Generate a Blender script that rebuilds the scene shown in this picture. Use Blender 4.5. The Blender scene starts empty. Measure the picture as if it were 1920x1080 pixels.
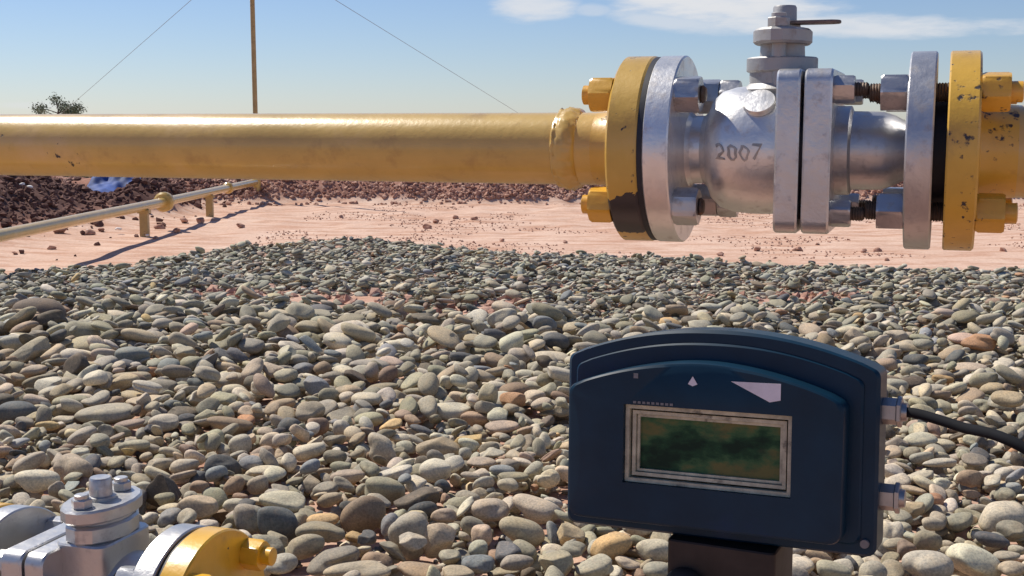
import bpy, bmesh, math, random
import numpy as np
from mathutils import Vector, Matrix
R = math.radians
rng = np.random.default_rng(11); random.seed(11)
sc = bpy.context.scene
C = sc.collection

# ------------------------------------------------------------ camera
F = 2338.0; PITCH = R(7.5); CAMH = 0.65
cd = bpy.data.cameras.new('camera'); cam = bpy.data.objects.new('camera', cd); C.objects.link(cam)
cd.sensor_width = 36; cd.lens = 36 * F / 1920; cd.clip_start = 0.02; cd.clip_end = 3000
cam.location = (0, 0, CAMH); cam.rotation_euler = (R(90) - PITCH, 0, 0)
sc.camera = cam

# ------------------------------------------------------------ sun, sky, exposure
SUN = Vector((-0.62, 0.50, 1.0)).normalized()
ELEV = math.asin(SUN.z); AZ = math.atan2(SUN.x, SUN.y)
sd = bpy.data.lights.new('sun', 'SUN'); sd.energy = 5.0; sd.angle = R(0.55); sd.color = (1.0, 0.93, 0.82)
so = bpy.data.objects.new('sun', sd); C.objects.link(so)
so.rotation_euler = SUN.to_track_quat('Z', 'Y').to_euler(); so.location = (0, 0, 10)
sc.view_settings.view_transform = 'Standard'; sc.view_settings.look = 'None'
sc.view_settings.exposure = 0.15; sc.view_settings.gamma = 1

W = bpy.data.worlds.new('World'); sc.world = W; W.use_nodes = True
wn = W.node_tree; wn.nodes.clear()
def N(t, kind, **kw):
    n = t.nodes.new(kind)
    for k, v in kw.items(): setattr(n, k, v)
    return n
def math_(t, op, a, b=None, c=None):
    n = N(t, 'ShaderNodeMath', operation=op)
    for i, v in enumerate((a, b, c)):
        if v is None: continue
        if isinstance(v, (int, float)): n.inputs[i].default_value = v
        else: t.links.new(v, n.inputs[i])
    return n.outputs[0]
sky = N(wn, 'ShaderNodeTexSky', sky_type='NISHITA'); sky.sun_disc = False
sky.sun_elevation = ELEV; sky.sun_rotation = AZ; sky.altitude = 200; sky.air_density = 1.0; sky.dust_density = 0.1; sky.ozone_density = 3.0
tc = N(wn, 'ShaderNodeTexCoord'); sep = N(wn, 'ShaderNodeSeparateXYZ'); wn.links.new(tc.outputs['Generated'], sep.inputs[0])
ax = math_(wn, 'ARCTAN2', sep.outputs[0], sep.outputs[1]); el = math_(wn, 'ARCSINE', sep.outputs[2])
cmb = N(wn, 'ShaderNodeCombineXYZ'); wn.links.new(math_(wn, 'MULTIPLY', ax, 16), cmb.inputs[0]); wn.links.new(math_(wn, 'MULTIPLY', el, 75), cmb.inputs[1])
nz = N(wn, 'ShaderNodeTexNoise'); nz.inputs['Scale'].default_value = 1.0; nz.inputs['Detail'].default_value = 6; nz.inputs['Roughness'].default_value = 0.62
wn.links.new(cmb.outputs[0], nz.inputs['Vector'])
nzv = math_(wn, 'SUBTRACT', nz.outputs[0], 0.5)
total = None
# thin cirrus patches: azimuth, elevation, half width, half height (radians), strength
for (a0, e0, wx, wy, st, sk) in ((0.017, 0.0905, 0.036, 0.0110, .85, .0), (0.062, 0.0885, 0.016, 0.005, .40, .0), (0.160, 0.0930, 0.085, 0.0200, 1.0, -.10), (0.265, 0.0735, 0.125, 0.0085, .85, -.03), (0.13, 0.078, 0.05, 0.008, .6, -.12),
                                 (0.44, 0.110, 0.10, 0.004, .35, .0), (-0.36, 0.0135, 0.03, 0.003, .35, 0), (-0.9, 0.2, 0.4, 0.05, .6, .1), (0.8, 0.25, 0.4, 0.06, .6, .1), (0.1, 0.42, .5, .07, .7, .1), (2.6, .3, .6, .08, .6, .0)):
    dx = math_(wn, 'SUBTRACT', ax, a0)
    dy = math_(wn, 'SUBTRACT', math_(wn, 'SUBTRACT', el, e0), math_(wn, 'MULTIPLY', dx, sk))
    q = math_(wn, 'ADD', math_(wn, 'POWER', math_(wn, 'DIVIDE', dx, wx), 2), math_(wn, 'POWER', math_(wn, 'DIVIDE', dy, wy), 2))
    q = math_(wn, 'ADD', q, math_(wn, 'MULTIPLY', nzv, 2.6))
    m = N(wn, 'ShaderNodeMapRange', interpolation_type='SMOOTHSTEP'); wn.links.new(q, m.inputs[0])
    m.inputs[1].default_value = 1.45; m.inputs[2].default_value = 0.0; m.inputs[3].default_value = 0; m.inputs[4].default_value = st
    total = m.outputs[0] if total is None else math_(wn, 'MAXIMUM', total, m.outputs[0])
mix = N(wn, 'ShaderNodeMix', data_type='RGBA'); wn.links.new(total, mix.inputs[0])
tint = N(wn, 'ShaderNodeMix', data_type='RGBA', blend_type='MULTIPLY'); tint.inputs[0].default_value = 1
wn.links.new(sky.outputs[0], tint.inputs[6]); tint.inputs[7].default_value = (0.925, 0.98, 1.205, 1)
wn.links.new(tint.outputs[2], mix.inputs[6]); mix.inputs[7].default_value = (9.0, 9.2, 9.6, 1)
bg = N(wn, 'ShaderNodeBackground'); bg.inputs['Strength'].default_value = 0.075
wn.links.new(mix.outputs[2], bg.inputs[0]); wo = N(wn, 'ShaderNodeOutputWorld'); wn.links.new(bg.outputs[0], wo.inputs[0])

# ------------------------------------------------------------ helpers
def ray(px, py):
    x = (px - 960) / F; y = -(py - 540) / F
    return np.array([x, math.cos(PITCH) + y * math.sin(PITCH), -math.sin(PITCH) + y * math.cos(PITCH)])
def on_z(px, py, z=0.0):
    r = ray(px, py); t = (z - CAMH) / r[2]
    return np.array([r[0] * t, r[1] * t, z]), t
def at_y(px, py, Y):
    r = ray(px, py); t = Y / r[1]
    return np.array([r[0] * t, Y, CAMH + r[2] * t])
def proj(p):
    d = (p[0], p[1], p[2] - CAMH)
    z = d[1] * math.cos(PITCH) - d[2] * math.sin(PITCH); u = d[1] * math.sin(PITCH) + d[2] * math.cos(PITCH)
    return 960 + F * d[0] / z, 540 - F * u / z, z

def tag(o, label=None, cat=None, group=None, kind=None):
    if label: o['label'] = label
    if cat: o['category'] = cat
    if group: o['group'] = group
    if kind: o['kind'] = kind
    return o
def empty(name, loc=(0, 0, 0), rz=0.0):
    o = bpy.data.objects.new(name, None); C.objects.link(o); o.location = loc; o.rotation_euler = (0, 0, rz); o.empty_display_size = .05
    return o
def link_mesh(name, me, mat, parent=None, loc=None):
    o = bpy.data.objects.new(name, me); C.objects.link(o)
    if mat: me.materials.append(mat)
    if parent: o.parent = parent
    if loc is not None: o.location = loc
    return o
def raw(name, V, Fc, mat, parent=None, smooth=True, angle=35, loc=None):
    me = bpy.data.meshes.new(name)
    me.from_pydata([tuple(v) for v in V], [], [tuple(f) for f in Fc]); me.update()
    if smooth:
        me.shade_smooth()
        if angle: me.set_sharp_from_angle(angle=R(angle))
    return link_mesh(name, me, mat, parent, loc)
def big(name, V, T, mat, smooth=True, tint=None, parent=None):
    """fast triangle/quad mesh from arrays; tint = per-vertex rgba"""
    me = bpy.data.meshes.new(name); k = T.shape[1]
    me.vertices.add(len(V)); me.vertices.foreach_set('co', np.ascontiguousarray(V, dtype=np.float32).ravel())
    me.loops.add(T.size); me.loops.foreach_set('vertex_index', np.ascontiguousarray(T, dtype=np.int32).ravel())
    me.polygons.add(len(T)); me.polygons.foreach_set('loop_start', np.arange(0, T.size, k, dtype=np.int32))
    me.polygons.foreach_set('use_smooth', np.full(len(T), smooth))
    me.update(calc_edges=True)
    if tint is not None:
        at = me.attributes.new('tint', 'FLOAT_COLOR', 'POINT'); at.data.foreach_set('color', np.ascontiguousarray(tint, dtype=np.float32).ravel())
    return link_mesh(name, me, mat, parent)

class MB:
    def __init__(s): s.V = []; s.F = []
    def add(s, V, Fc, M=None):
        b = len(s.V)
        for v in V:
            v = Vector(v); s.V.append(M @ v if M else v)
        s.F += [tuple(i + b for i in f) for f in Fc]
    def lathe(s, prof, n=64, axis='X', o=(0, 0, 0), jit=0.0, caps=True):
        V = []; Fc = []
        if jit:
            q_ = np.random.default_rng(4); J = q_.random((len(prof), n)) - .5; J = (J + np.roll(J, 1, 1) * 1.6 + np.roll(J, 2, 1)) / 1.8 + (np.roll(np.repeat(q_.random((1, n // 8)) - .5, 8, 1), 3, 1))
        for j, (a, r) in enumerate(prof):
            for i in range(n):
                t = 2 * math.pi * i / n; rr = r
                if jit and 0 < j < len(prof) - 1: rr = r + jit * 1.1 * J[j, i]
                c, q = rr * math.cos(t), rr * math.sin(t)
                p = (a, c, q) if axis == 'X' else (c, q, a) if axis == 'Z' else (q, a, c)
                V.append((p[0] + o[0], p[1] + o[1], p[2] + o[2]))
        for j in range(len(prof) - 1):
            for i in range(n):
                k = (i + 1) % n
                Fc.append((j * n + i, (j + 1) * n + i, (j + 1) * n + k, j * n + k))
        if caps:
            Fc.append(tuple(range(n))); Fc.append(tuple((len(prof) - 1) * n + i for i in reversed(range(n))))
        s.add(V, Fc); return s
    def prism(s, pts, z0, z1, bev=0.0, M=None):
        """polygon (x,y) extruded z0..z1 with a chamfered top and bottom"""
        n = len(pts); P = [Vector((p[0], p[1])) for p in pts]; cx = sum((p for p in P), Vector((0, 0))) / n
        rings = []
        def inset(b):
            out = []
            for p in P:
                d = p - cx; L = d.length; out.append(cx + d * max(0, (L - b) / L))
            return out
        seq = [(z0, bev), (z0 + bev, 0), (z1 - bev, 0), (z1, bev)] if bev else [(z0, 0), (z1, 0)]
        V = []
        for z, b in seq:
            for p in inset(b): V.append((p.x, p.y, z))
        Fc = []
        for j in range(len(seq) - 1):
            for i in range(n):
                k = (i + 1) % n; Fc.append((j * n + i, j * n + k, (j + 1) * n + k, (j + 1) * n + i))
        Fc.append(tuple(reversed(range(n)))); Fc.append(tuple((len(seq) - 1) * n + i for i in range(n)))
        s.add(V, Fc, M); return s
    def tube(s, pts, r, n=16):
        pts = [Vector(p) for p in pts]; V = []; Fc = []
        up = Vector((0, 0, 1)); prev = None
        for i, p in enumerate(pts):
            d = (pts[min(i + 1, len(pts) - 1)] - pts[max(i - 1, 0)]).normalized()
            if prev is None:
                a = d.cross(up) if abs(d.z) < .95 else d.cross(Vector((1, 0, 0)))
            else: a = prev - d * prev.dot(d)
            a.normalize(); prev = a; b = d.cross(a)
            rr = r[i] if isinstance(r, (list, tuple)) else r
            for k in range(n):
                t = 2 * math.pi * k / n; V.append(p + a * math.cos(t) * rr + b * math.sin(t) * rr)
        for i in range(len(pts) - 1):
            for k in range(n):
                q = (k + 1) % n; Fc.append((i * n + k, i * n + q, (i + 1) * n + q, (i + 1) * n + k))
        Fc.append(tuple(reversed(range(n)))); Fc.append(tuple((len(pts) - 1) * n + k for k in range(n)))
        s.add(V, Fc); return s
    def obj(s, name, mat, parent=None, smooth=True, angle=35, loc=None):
        return raw(name, s.V, s.F, mat, parent, smooth, angle, loc)

def rrect(w, h, r, n=6, top=None):
    P = []
    for cx, cy, a0 in ((w - r, -h + r, -90), (w - r, h - r, 0), (-w + r, h - r, 90), (-w + r, -h + r, 180)):
        for i in range(n + 1):
            t = R(a0 + 90 * i / n); P.append((cx + r * math.cos(t), cy + r * math.sin(t)))
    return P
def fan(c, d, e, k=10, r=.055):
    """elbow from direction d to direction e at corner c"""
    c, d, e = Vector(c), Vector(d), Vector(e); s = c - d * r; o = s + e * r
    return [o - e * r * math.cos(t) + d * r * math.sin(t) for t in [i / k * math.pi / 2 for i in range(k + 1)]]

# ------------------------------------------------------------ materials
def mat(name):
    m = bpy.data.materials.new(name); m.use_nodes = True; t = m.node_tree
    return m, t, t.nodes['Principled BSDF']
def noise(t, scale, detail=4, rough=.55, vec=None, w=None):
    n = N(t, 'ShaderNodeTexNoise'); n.inputs['Scale'].default_value = scale; n.inputs['Detail'].default_value = detail; n.inputs['Roughness'].default_value = rough
    if vec: t.links.new(vec, n.inputs['Vector'])
    return n.outputs[0]
def ramp(t, x, stops):
    n = N(t, 'ShaderNodeValToRGB'); e = n.color_ramp.elements
    while len(e) < len(stops): e.new(.5)
    for i, (p, c) in enumerate(stops): e[i].position = p; e[i].color = (*c, 1) if len(c) == 3 else c
    t.links.new(x, n.inputs[0]); return n.outputs[0]
def mixc(t, f, a, b, mode='MIX'):
    n = N(t, 'ShaderNodeMix', data_type='RGBA', blend_type=mode)
    for i, v in ((0, f), (6, a), (7, b)):
        if isinstance(v, (int, float)): n.inputs[i].default_value = v
        elif isinstance(v, tuple): n.inputs[i].default_value = (*v, 1) if len(v) == 3 else v
        else: t.links.new(v, n.inputs[i])
    return n.outputs[2]
def bump(t, h, strength, dist, b, prev=None):
    n = N(t, 'ShaderNodeBump'); n.inputs['Strength'].default_value = strength; n.inputs['Distance'].default_value = dist
    t.links.new(h, n.inputs['Height'])
    if prev: t.links.new(prev, n.inputs['Normal'])
    t.links.new(n.outputs[0], b.inputs['Normal']); return n.outputs[0]
def objco(t): return N(t, 'ShaderNodeTexCoord').outputs['Object']

def yellow_paint(name, base=(.61, .405, .105), chips=.70, rough=.30, patch=None, fade=.25):
    m, t, b = mat(name); co = objco(t)
    n1 = noise(t, 14, 5, .6, co); n2 = noise(t, 160, 4, .6, co); n3 = noise(t, 45, 5, .6, co)
    col = ramp(t, n1, [(.3, tuple(c * .84 for c in base)), (.55, base), (.75, (base[0] * 1.1, base[1] * 1.13, base[2] * 1.8))])
    dirt = ramp(t, n3, [(.56, (0, 0, 0)), (.74, (1, 1, 1))])
    col = mixc(t, math_(t, 'MULTIPLY', dirt, .35), col, (.22, .11, .035))
    chip = ramp(t, math_(t, 'ADD', math_(t, 'MULTIPLY', noise(t, 150, 3, .55, co), .62), math_(t, 'MULTIPLY', noise(t, 22, 3, .5, co), .38)), [(chips - .10, (0, 0, 0)), (chips - .05, (1, 1, 1))])
    if patch:
        v = N(t, 'ShaderNodeVectorMath', operation='DISTANCE'); t.links.new(co, v.inputs[0]); v.inputs[1].default_value = patch[0]
        d = math_(t, 'ADD', math_(t, 'DIVIDE', v.outputs['Value'], patch[1]), math_(t, 'MULTIPLY', n3, 1.3))
        chip = math_(t, 'MAXIMUM', chip, ramp(t, d, [(1.25 / 2, (1, 1, 1)), (1.3 / 2, (0, 0, 0))]) if False else math_(t, 'LESS_THAN', d, 1.45))
    col = mixc(t, chip, col, (.030, .024, .026)); t.links.new(col, b.inputs['Base Color'])
    rr = math_(t, 'ADD', math_(t, 'MULTIPLY', chip, .4), rough); rr = math_(t, 'ADD', rr, math_(t, 'MULTIPLY', n1, .12)); t.links.new(rr, b.inputs['Roughness'])
    h = math_(t, 'ADD', math_(t, 'MULTIPLY', n2, .6), math_(t, 'MULTIPLY', chip, -.5)); h = math_(t, 'ADD', h, math_(t, 'MULTIPLY', n3, .8))
    b.inputs['Coat Weight'].default_value = .6; b.inputs['Coat Roughness'].default_value = .22
    bump(t, h, .40, .0011, b); return m
def silver_paint(name, base=(.60, .60, .60), metal=.82, rough=.30, wear=.0, bumpy=.3):
    m, t, b = mat(name); co = objco(t)
    n1 = noise(t, 18, 5, .6, co); n2 = noise(t, 240, 4, .6, co); n3 = noise(t, 70, 5, .65, co)
    col = ramp(t, n1, [(.3, tuple(c * .80 for c in base)), (.7, base)])
    grime = ramp(t, n3, [(.55, (0, 0, 0)), (.72, (1, 1, 1))])
    col = mixc(t, math_(t, 'MULTIPLY', grime, .45 + wear * .5), col, (.20, .16, .13)); t.links.new(col, b.inputs['Base Color'])
    t.links.new(math_(t, 'SUBTRACT', metal, math_(t, 'MULTIPLY', grime, .45)), b.inputs['Metallic'])
    t.links.new(math_(t, 'ADD', rough - .08, math_(t, 'MULTIPLY', n3, .26)), b.inputs['Roughness'])
    pr0 = bump(t, noise(t, 28, 2, .5, co), bumpy * .8, .004, b)
    bump(t, math_(t, 'ADD', n2, math_(t, 'MULTIPLY', n3, 1.4)), bumpy, .0008, b, pr0); return m
def simple(name, col, rough=.5, metal=0.0, nscale=60, var=.3, bmp=.15, bd=.001, dirt=None, coat=0):
    m, t, b = mat(name); co = objco(t); n1 = noise(t, nscale, 5, .6, co)
    c = ramp(t, n1, [(.3, tuple(x * (1 - var) for x in col)), (.7, tuple(min(1, x * (1 + var)) for x in col))])
    if dirt:
        n4 = noise(t, dirt[1], 6, .65, co); c = mixc(t, ramp(t, n4, [(dirt[2], (0, 0, 0)), (dirt[2] + .12, (1, 1, 1))]), c, dirt[0])
    t.links.new(c, b.inputs['Base Color']); b.inputs['Roughness'].default_value = rough; b.inputs['Metallic'].default_value = metal
    b.inputs['Coat Weight'].default_value = coat; b.inputs['Specular IOR Level'].default_value = .20 if 'navy' in name else .5
    bump(t, n1, bmp, bd, b); return m

M_pipe = yellow_paint('pipe_yellow', chips=.775, rough=.26)
M_oldy = yellow_paint('old_yellow', base=(.46, .31, .11), chips=.70, rough=.6)
M_yflange = yellow_paint('flange_yellow', base=(.60, .37, .06), chips=.70, rough=.33, patch=((-.2350, -.052, -.052), .030))
M_yflange2 = yellow_paint('flange_yellow_pitted', base=(.66, .39, .045), chips=.675, rough=.34)
M_yblank = yellow_paint('flange_yellow_bright', base=(.76, .42, .02), chips=.80, rough=.30)
M_silver = silver_paint('valve_silver', base=(.80, .80, .79), metal=.76, rough=.31, bumpy=.30)
M_flange = silver_paint('flange_silver', base=(.66, .66, .66), metal=.84, rough=.31, wear=.2)
M_flangeR = silver_paint('flange_silver_matte', base=(.60, .60, .61), metal=.82, rough=.34, wear=.1)
M_stem = silver_paint('bonnet_grey', base=(.40, .40, .40), metal=.45, rough=.5, wear=.5)
M_lowv = silver_paint('valve_light_grey', base=(.56, .56, .56), metal=.80, rough=.34, wear=.15)
M_nut = silver_paint('nut_silver', base=(.52, .52, .53), metal=.85, rough=.30, wear=.5)
M_nuty = yellow_paint('nut_yellow', base=(.70, .38, .03), chips=.72, rough=.35)
M_stud = simple('stud_rusty', (.10, .075, .06), .6, .6, 90, .5, .3, dirt=((.16, .07, .03), 40, .55))
M_gasket = simple('gasket_black', (.012, .014, .022), .55, 0, 80, .3)
M_rust = simple('lever_rust', (.15, .115, .11), .55, .5, 60, .4)
M_letter = simple('cast_letter', (.36, .35, .34), .42, .75, 60, .3)
M_box = simple('case_navy', (.004, .027, .054), .42, 0, 30, .18, .05, .0004, dirt=((.008, .028, .075), 9, .58), coat=.05)
M_boxf = simple('cover_navy', (.0035, .025, .050), .42, 0, 24, .2, .05, .0004, dirt=((.005, .026, .075), 7, .60), coat=.05)
M_frame = simple('window_frame_beige', (.44, .42, .31), .45, 0, 120, .35, .2, .0006, dirt=((.07, .065, .055), 70, .60))
M_post = simple('post_black_brown', (.022, .017, .016), .6, .2, 40, .5, .3)
M_chrome = simple('gland_metal', (.34, .34, .34), .36, .85, 60, .15)
M_cable = simple('cable_navy_black', (.006, .007, .010), .85, 0, 60, .3)
M_mark = simple('marking_white', (.62, .60, .66), .5, 0, 90, .12)
M_dim = simple('marking_dim', (.16, .16, .17), .5, 0, 90, .2)
M_white = simple('white_stone', (.75, .72, .70), .7, 0, 50, .15)

m, t, b = mat('display_green'); co = objco(t)
mp = N(t, 'ShaderNodeMapping'); mp.inputs['Scale'].default_value = (17, 30, 20); t.links.new(co, mp.inputs[0])
n1 = noise(t, 1.3, 7, .62, mp.outputs[0]); n2 = noise(t, 3.1, 5, .6, mp.outputs[0])
c = ramp(t, n1, [(.40, (.003, .022, .012)), (.47, (.012, .055, .024)), (.53, (.045, .110, .045)), (.60, (.13, .125, .045))])  # green and brown blotches paint the glass reflection into the screen colour
c = mixc(t, ramp(t, n2, [(.58, (0, 0, 0)), (.75, (.5, .5, .5))]), c, (.05, .05, .03)); t.links.new(c, b.inputs['Base Color'])
b.inputs['Roughness'].default_value = .5; b.inputs['Specular IOR Level'].default_value = .2; M_lcd = m
m, t, b = mat('window_glass'); b.inputs['Base Color'].default_value = (.8, .9, .85, 1); b.inputs['Transmission Weight'].default_value = 1; b.inputs['Roughness'].default_value = .05; b.inputs['IOR'].default_value = 1.3
M_glass = m

# pebble stone: tint attribute + grain, speckles, occasional veins
def stone(name, dusty):
    m, t, b = mat(name); co = objco(t)
    at = N(t, 'ShaderNodeAttribute', attribute_name='tint')
    off = N(t, 'ShaderNodeVectorMath', operation='MULTIPLY_ADD'); t.links.new(at.outputs['Color'], off.inputs[0]); off.inputs[1].default_value = (47, 61, 83); t.links.new(co, off.inputs[2])
    n1 = noise(t, 30, 5, .6, off.outputs[0]); n2 = noise(t, 300, 3, .7, off.outputs[0]); n3 = noise(t, 110, 5, .65, off.outputs[0])
    col = mixc(t, 1.0, at.outputs['Color'], ramp(t, n1, [(.3, (.74, .75, .78)), (.5, (1, 1, 1)), (.72, (1.22, 1.14, 1.02))]), 'MULTIPLY')
    col = mixc(t, 1.0, col, ramp(t, n2, [(.3, (.66, .66, .68)), (.5, (1, 1, 1)), (.7, (1.28, 1.25, 1.2))]), 'MULTIPLY')
    dust = ramp(t, n3, [(.52, (0, 0, 0)), (.72, (1, 1, 1))])
    col = mixc(t, math_(t, 'MULTIPLY', dust, dusty), col, (.42, .30, .21)); t.links.new(col, b.inputs['Base Color'])
    b.inputs['Roughness'].default_value = .80; b.inputs['Specular IOR Level'].default_value = .35
    bump(t, math_(t, 'ADD', n3, math_(t, 'MULTIPLY', n2, .5)), .45, .0016, b); return m
M_stone = stone('river_stone', .30)

def soil(name, a, bcol, c2, sc1=3.5, bd=.01):
    m, t, b = mat(name); co = objco(t)
    n1 = noise(t, sc1, 7, .62, co); n2 = noise(t, 60, 6, .7, co); n3 = noise(t, 16, 5, .6, co)
    c = ramp(t, n1, [(.32, a), (.5, bcol), (.68, c2)])
    c = mixc(t, 1, c, ramp(t, n2, [(.3, (.72, .68, .66)), (.6, (1.06, 1.05, 1.05))]), 'MULTIPLY')
    c = mixc(t, 1, c, ramp(t, n3, [(.3, (.85, .80, .78)), (.55, (1.05, 1.05, 1.05))]), 'MULTIPLY')
    t.links.new(c, b.inputs['Base Color']); b.inputs['Roughness'].default_value = .93; b.inputs['Specular IOR Level'].default_value = .15
    bump(t, math_(t, 'ADD', math_(t, 'MULTIPLY', n2, .4), n3), .6, bd, b); return m
M_clod_shade = soil('shade_painted_clods', (.105, .055, .047), (.155, .085, .070), (.24, .145, .12), 9)  # clod soil darkened in colour to stand in for the heap's shaded side
M_clod = soil('red_clods', (.36, .205, .150), (.47, .285, .215), (.58, .40, .31), 9)
# ground: pale pink sand, redder on the banks and where the gravel lies
m, t, b = mat('sandy_ground'); co = objco(t)
gp = N(t, 'ShaderNodeAttribute', attribute_name='tint')
n1 = noise(t, 1.3, 7, .6, co); n2 = noise(t, 55, 6, .7, co); n3 = noise(t, 9, 6, .65, co)
mps = N(t, 'ShaderNodeMapping'); mps.inputs['Scale'].default_value = (1.6, 5.5, 1); t.links.new(co, mps.inputs[0]); n3s = noise(t, 1.5, 8, .68, mps.outputs[0])
sand = ramp(t, n1, [(.3, (.555, .375, .285)), (.5, (.61, .43, .335)), (.7, (.655, .49, .39))])
sand = mixc(t, ramp(t, n3s, [(.46, (0, 0, 0)), (.60, (.9, .9, .9))]), sand, (.47, .275, .19))
red = ramp(t, n3, [(.3, (.22, .105, .075)), (.5, (.34, .18, .135)), (.7, (.46, .27, .205))])
gs = N(t, 'ShaderNodeSeparateColor'); t.links.new(gp.outputs['Color'], gs.inputs[0])
red = mixc(t, gs.outputs[1], red, (.115, .062, .052))  # green channel darkens the heap ground, painting its shade into the colour
c = mixc(t, gs.outputs[0], sand, red)
c = mixc(t, 1, c, ramp(t, n2, [(.3, (.80, .76, .74)), (.6, (1.05, 1.05, 1.05))]), 'MULTIPLY')
t.links.new(c, b.inputs['Base Color']); b.inputs['Roughness'].default_value = .95; b.inputs['Specular IOR Level'].default_value = .12
bump(t, math_(t, 'ADD', math_(t, 'MULTIPLY', n2, .3), n3), .5, .012, b); M_ground = m
M_leaf = simple('leaf_green', (.13, .165, .10), .7, 0, 3, .4, 0)
M_bark = simple('bark', (.12, .09, .07), .9, 0, 10, .3)
M_grass = simple('grass_dark', (.025, .065, .035), .8, 0, 3, .5, 0)
M_tarp = simple('tarp_blue', (.02, .065, .25), .75, 0, 7, .5, .2, .01, dirt=((.42, .48, .58), 11, .66))
M_wire = simple('wire_grey', (.20, .21, .23), .5, .6, 10, .1, 0)

# ------------------------------------------------------------ value noise for terrain and stones
_G = {}
def vnoise(x, y, s, seed):
    if seed not in _G: _G[seed] = np.random.default_rng(seed).random((256, 256))
    G = _G[seed]; x = x / s; y = y / s
    xi = np.floor(x).astype(int); yi = np.floor(y).astype(int); fx = x - xi; fy = y - yi
    fx = fx * fx * (3 - 2 * fx); fy = fy * fy * (3 - 2 * fy); g = lambda a, c: G[a % 256, c % 256]
    return (g(xi, yi) * (1 - fx) * (1 - fy) + g(xi + 1, yi) * fx * (1 - fy) + g(xi, yi + 1) * (1 - fx) * fy + g(xi + 1, yi + 1) * fx * fy) - .5

# far limit of the gravel bed, measured along the photo's gravel edge
edge_px = [(-700, 560), (-250, 520), (0, 493), (120, 488), (240, 484), (330, 468), (430, 455), (560, 444), (690, 437), (760, 446), (860, 455), (960, 462), (1200, 468), (1330, 476), (1500, 485), (1700, 490), (1920, 497), (2300, 505), (2700, 520)]
E_ = np.array([on_z(*p, .03)[0] for p in edge_px])
def gravel_edge(X, Y):
    """distance inside the bed (positive inside) measured along Y"""
    u = X / np.maximum(Y, .3); eu = E_[:, 0] / E_[:, 1]
    return np.interp(u, eu, E_[:, 1]) - Y
def ground_h(X, Y):
    X = np.asarray(X, float); Y = np.asarray(Y, float)
    g = gravel_edge(X, Y)
    h = .012 * vnoise(X, Y, .9, 1) + .010 * vnoise(X, Y, .27, 2) * (Y > 5) + .022 * vnoise(X, Y, .13, 9) * np.clip((Y - 6.5) / 2, 0, 1)
    h = h + .03 * np.clip(g / .5, 0, 1) * np.clip(1, 0, 1) - .015
    # low bank across the back
    base = 10.35 + .12 * vnoise(X, Y * 0, 1.6, 3) * 2
    k = np.clip((Y - base) / .35, 0, 1); k = k * k * (3 - 2 * k); k2 = np.clip((13.8 - Y) / 1.6, 0, 1)
    h = h + k * k2 * (.175 + .05 * vnoise(X, Y, .5, 4) + .06 * vnoise(X, Y, .16, 5)) * np.clip((X + 4.5) / 1.0, .8, 1)
    # spoil heaps at the left
    def heap(cx, cy, sx, sy, hh):
        d = ((X - cx) / sx) ** 2 + ((Y - cy) / sy) ** 2
        return hh * np.exp(-d ** 1.3)
    hp = heap(-4.10, 8.2, .98, 1.7, .55) + heap(-2.70, 9.45, .24, .55, .21) + heap(-4.6, 6.2, 1.3, 1.2, .3)
    h = h + hp * (1 + .30 * vnoise(X, Y, .4, 6)) + np.clip(hp * 8, 0, 1) * (.05 * vnoise(X, Y, .13, 7) + .03 * vnoise(X, Y, .06, 8))
    return h
def redness(X, Y):
    g = gravel_edge(X, Y); hp = ground_h(X, Y)
    r = np.clip((hp - .025) / .04, 0, 1) * (Y > 5) * np.clip(-g / .3, 0, 1)
    r = np.maximum(r, np.clip(g / .3, 0, 1) * np.clip(.55 + 1.3 * vnoise(X, Y, .6, 12), .15, 1))
    return np.clip(r, 0, 1)

def axis_pts(a, b, step, far):
    core = np.arange(a, b + 1e-6, step); g = np.cumsum(step * 1.22 ** np.arange(1, 60)); g = g[g < far]
    return core, np.append(g, far)
xc, gx = axis_pts(-5.2, 5.2, .032, 900); xs = np.concatenate([-5.2 - gx[::-1], xc, 5.2 + gx])
yc, gy = axis_pts(.4, 14.5, .032, 900); ys = np.concatenate([.4 - gy[::-1], yc, 14.5 + gy])
XX, YY = np.meshgrid(xs, ys); ZZ = ground_h(XX, YY)
far = np.clip((np.hypot(XX, YY - 7) - 12) / 30, 0, 1); ZZ = ZZ * (1 - far)
red_ = redness(XX, YY) * (1 - far)
V = np.stack([XX.ravel(), YY.ravel(), ZZ.ravel()], 1); nx, ny = len(xs), len(ys)
I = np.arange(nx * ny).reshape(ny, nx); Q = np.stack([I[:-1, :-1].ravel(), I[:-1, 1:].ravel(), I[1:, 1:].ravel(), I[1:, :-1].ravel()], 1)
rc = np.ones((nx * ny, 4)); rc[:, :3] = red_.ravel()[:, None]; rc[:, 1] = (np.clip((ZZ - .05) / .06, 0, 1) * (XX < -2.25) * (YY < 10.4) * (YY > 4)).ravel()  # green channel marks the left heap, where shade is painted in
gobj = big('ground', V, Q, M_ground, True, rc); gobj['kind'] = 'structure'

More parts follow.
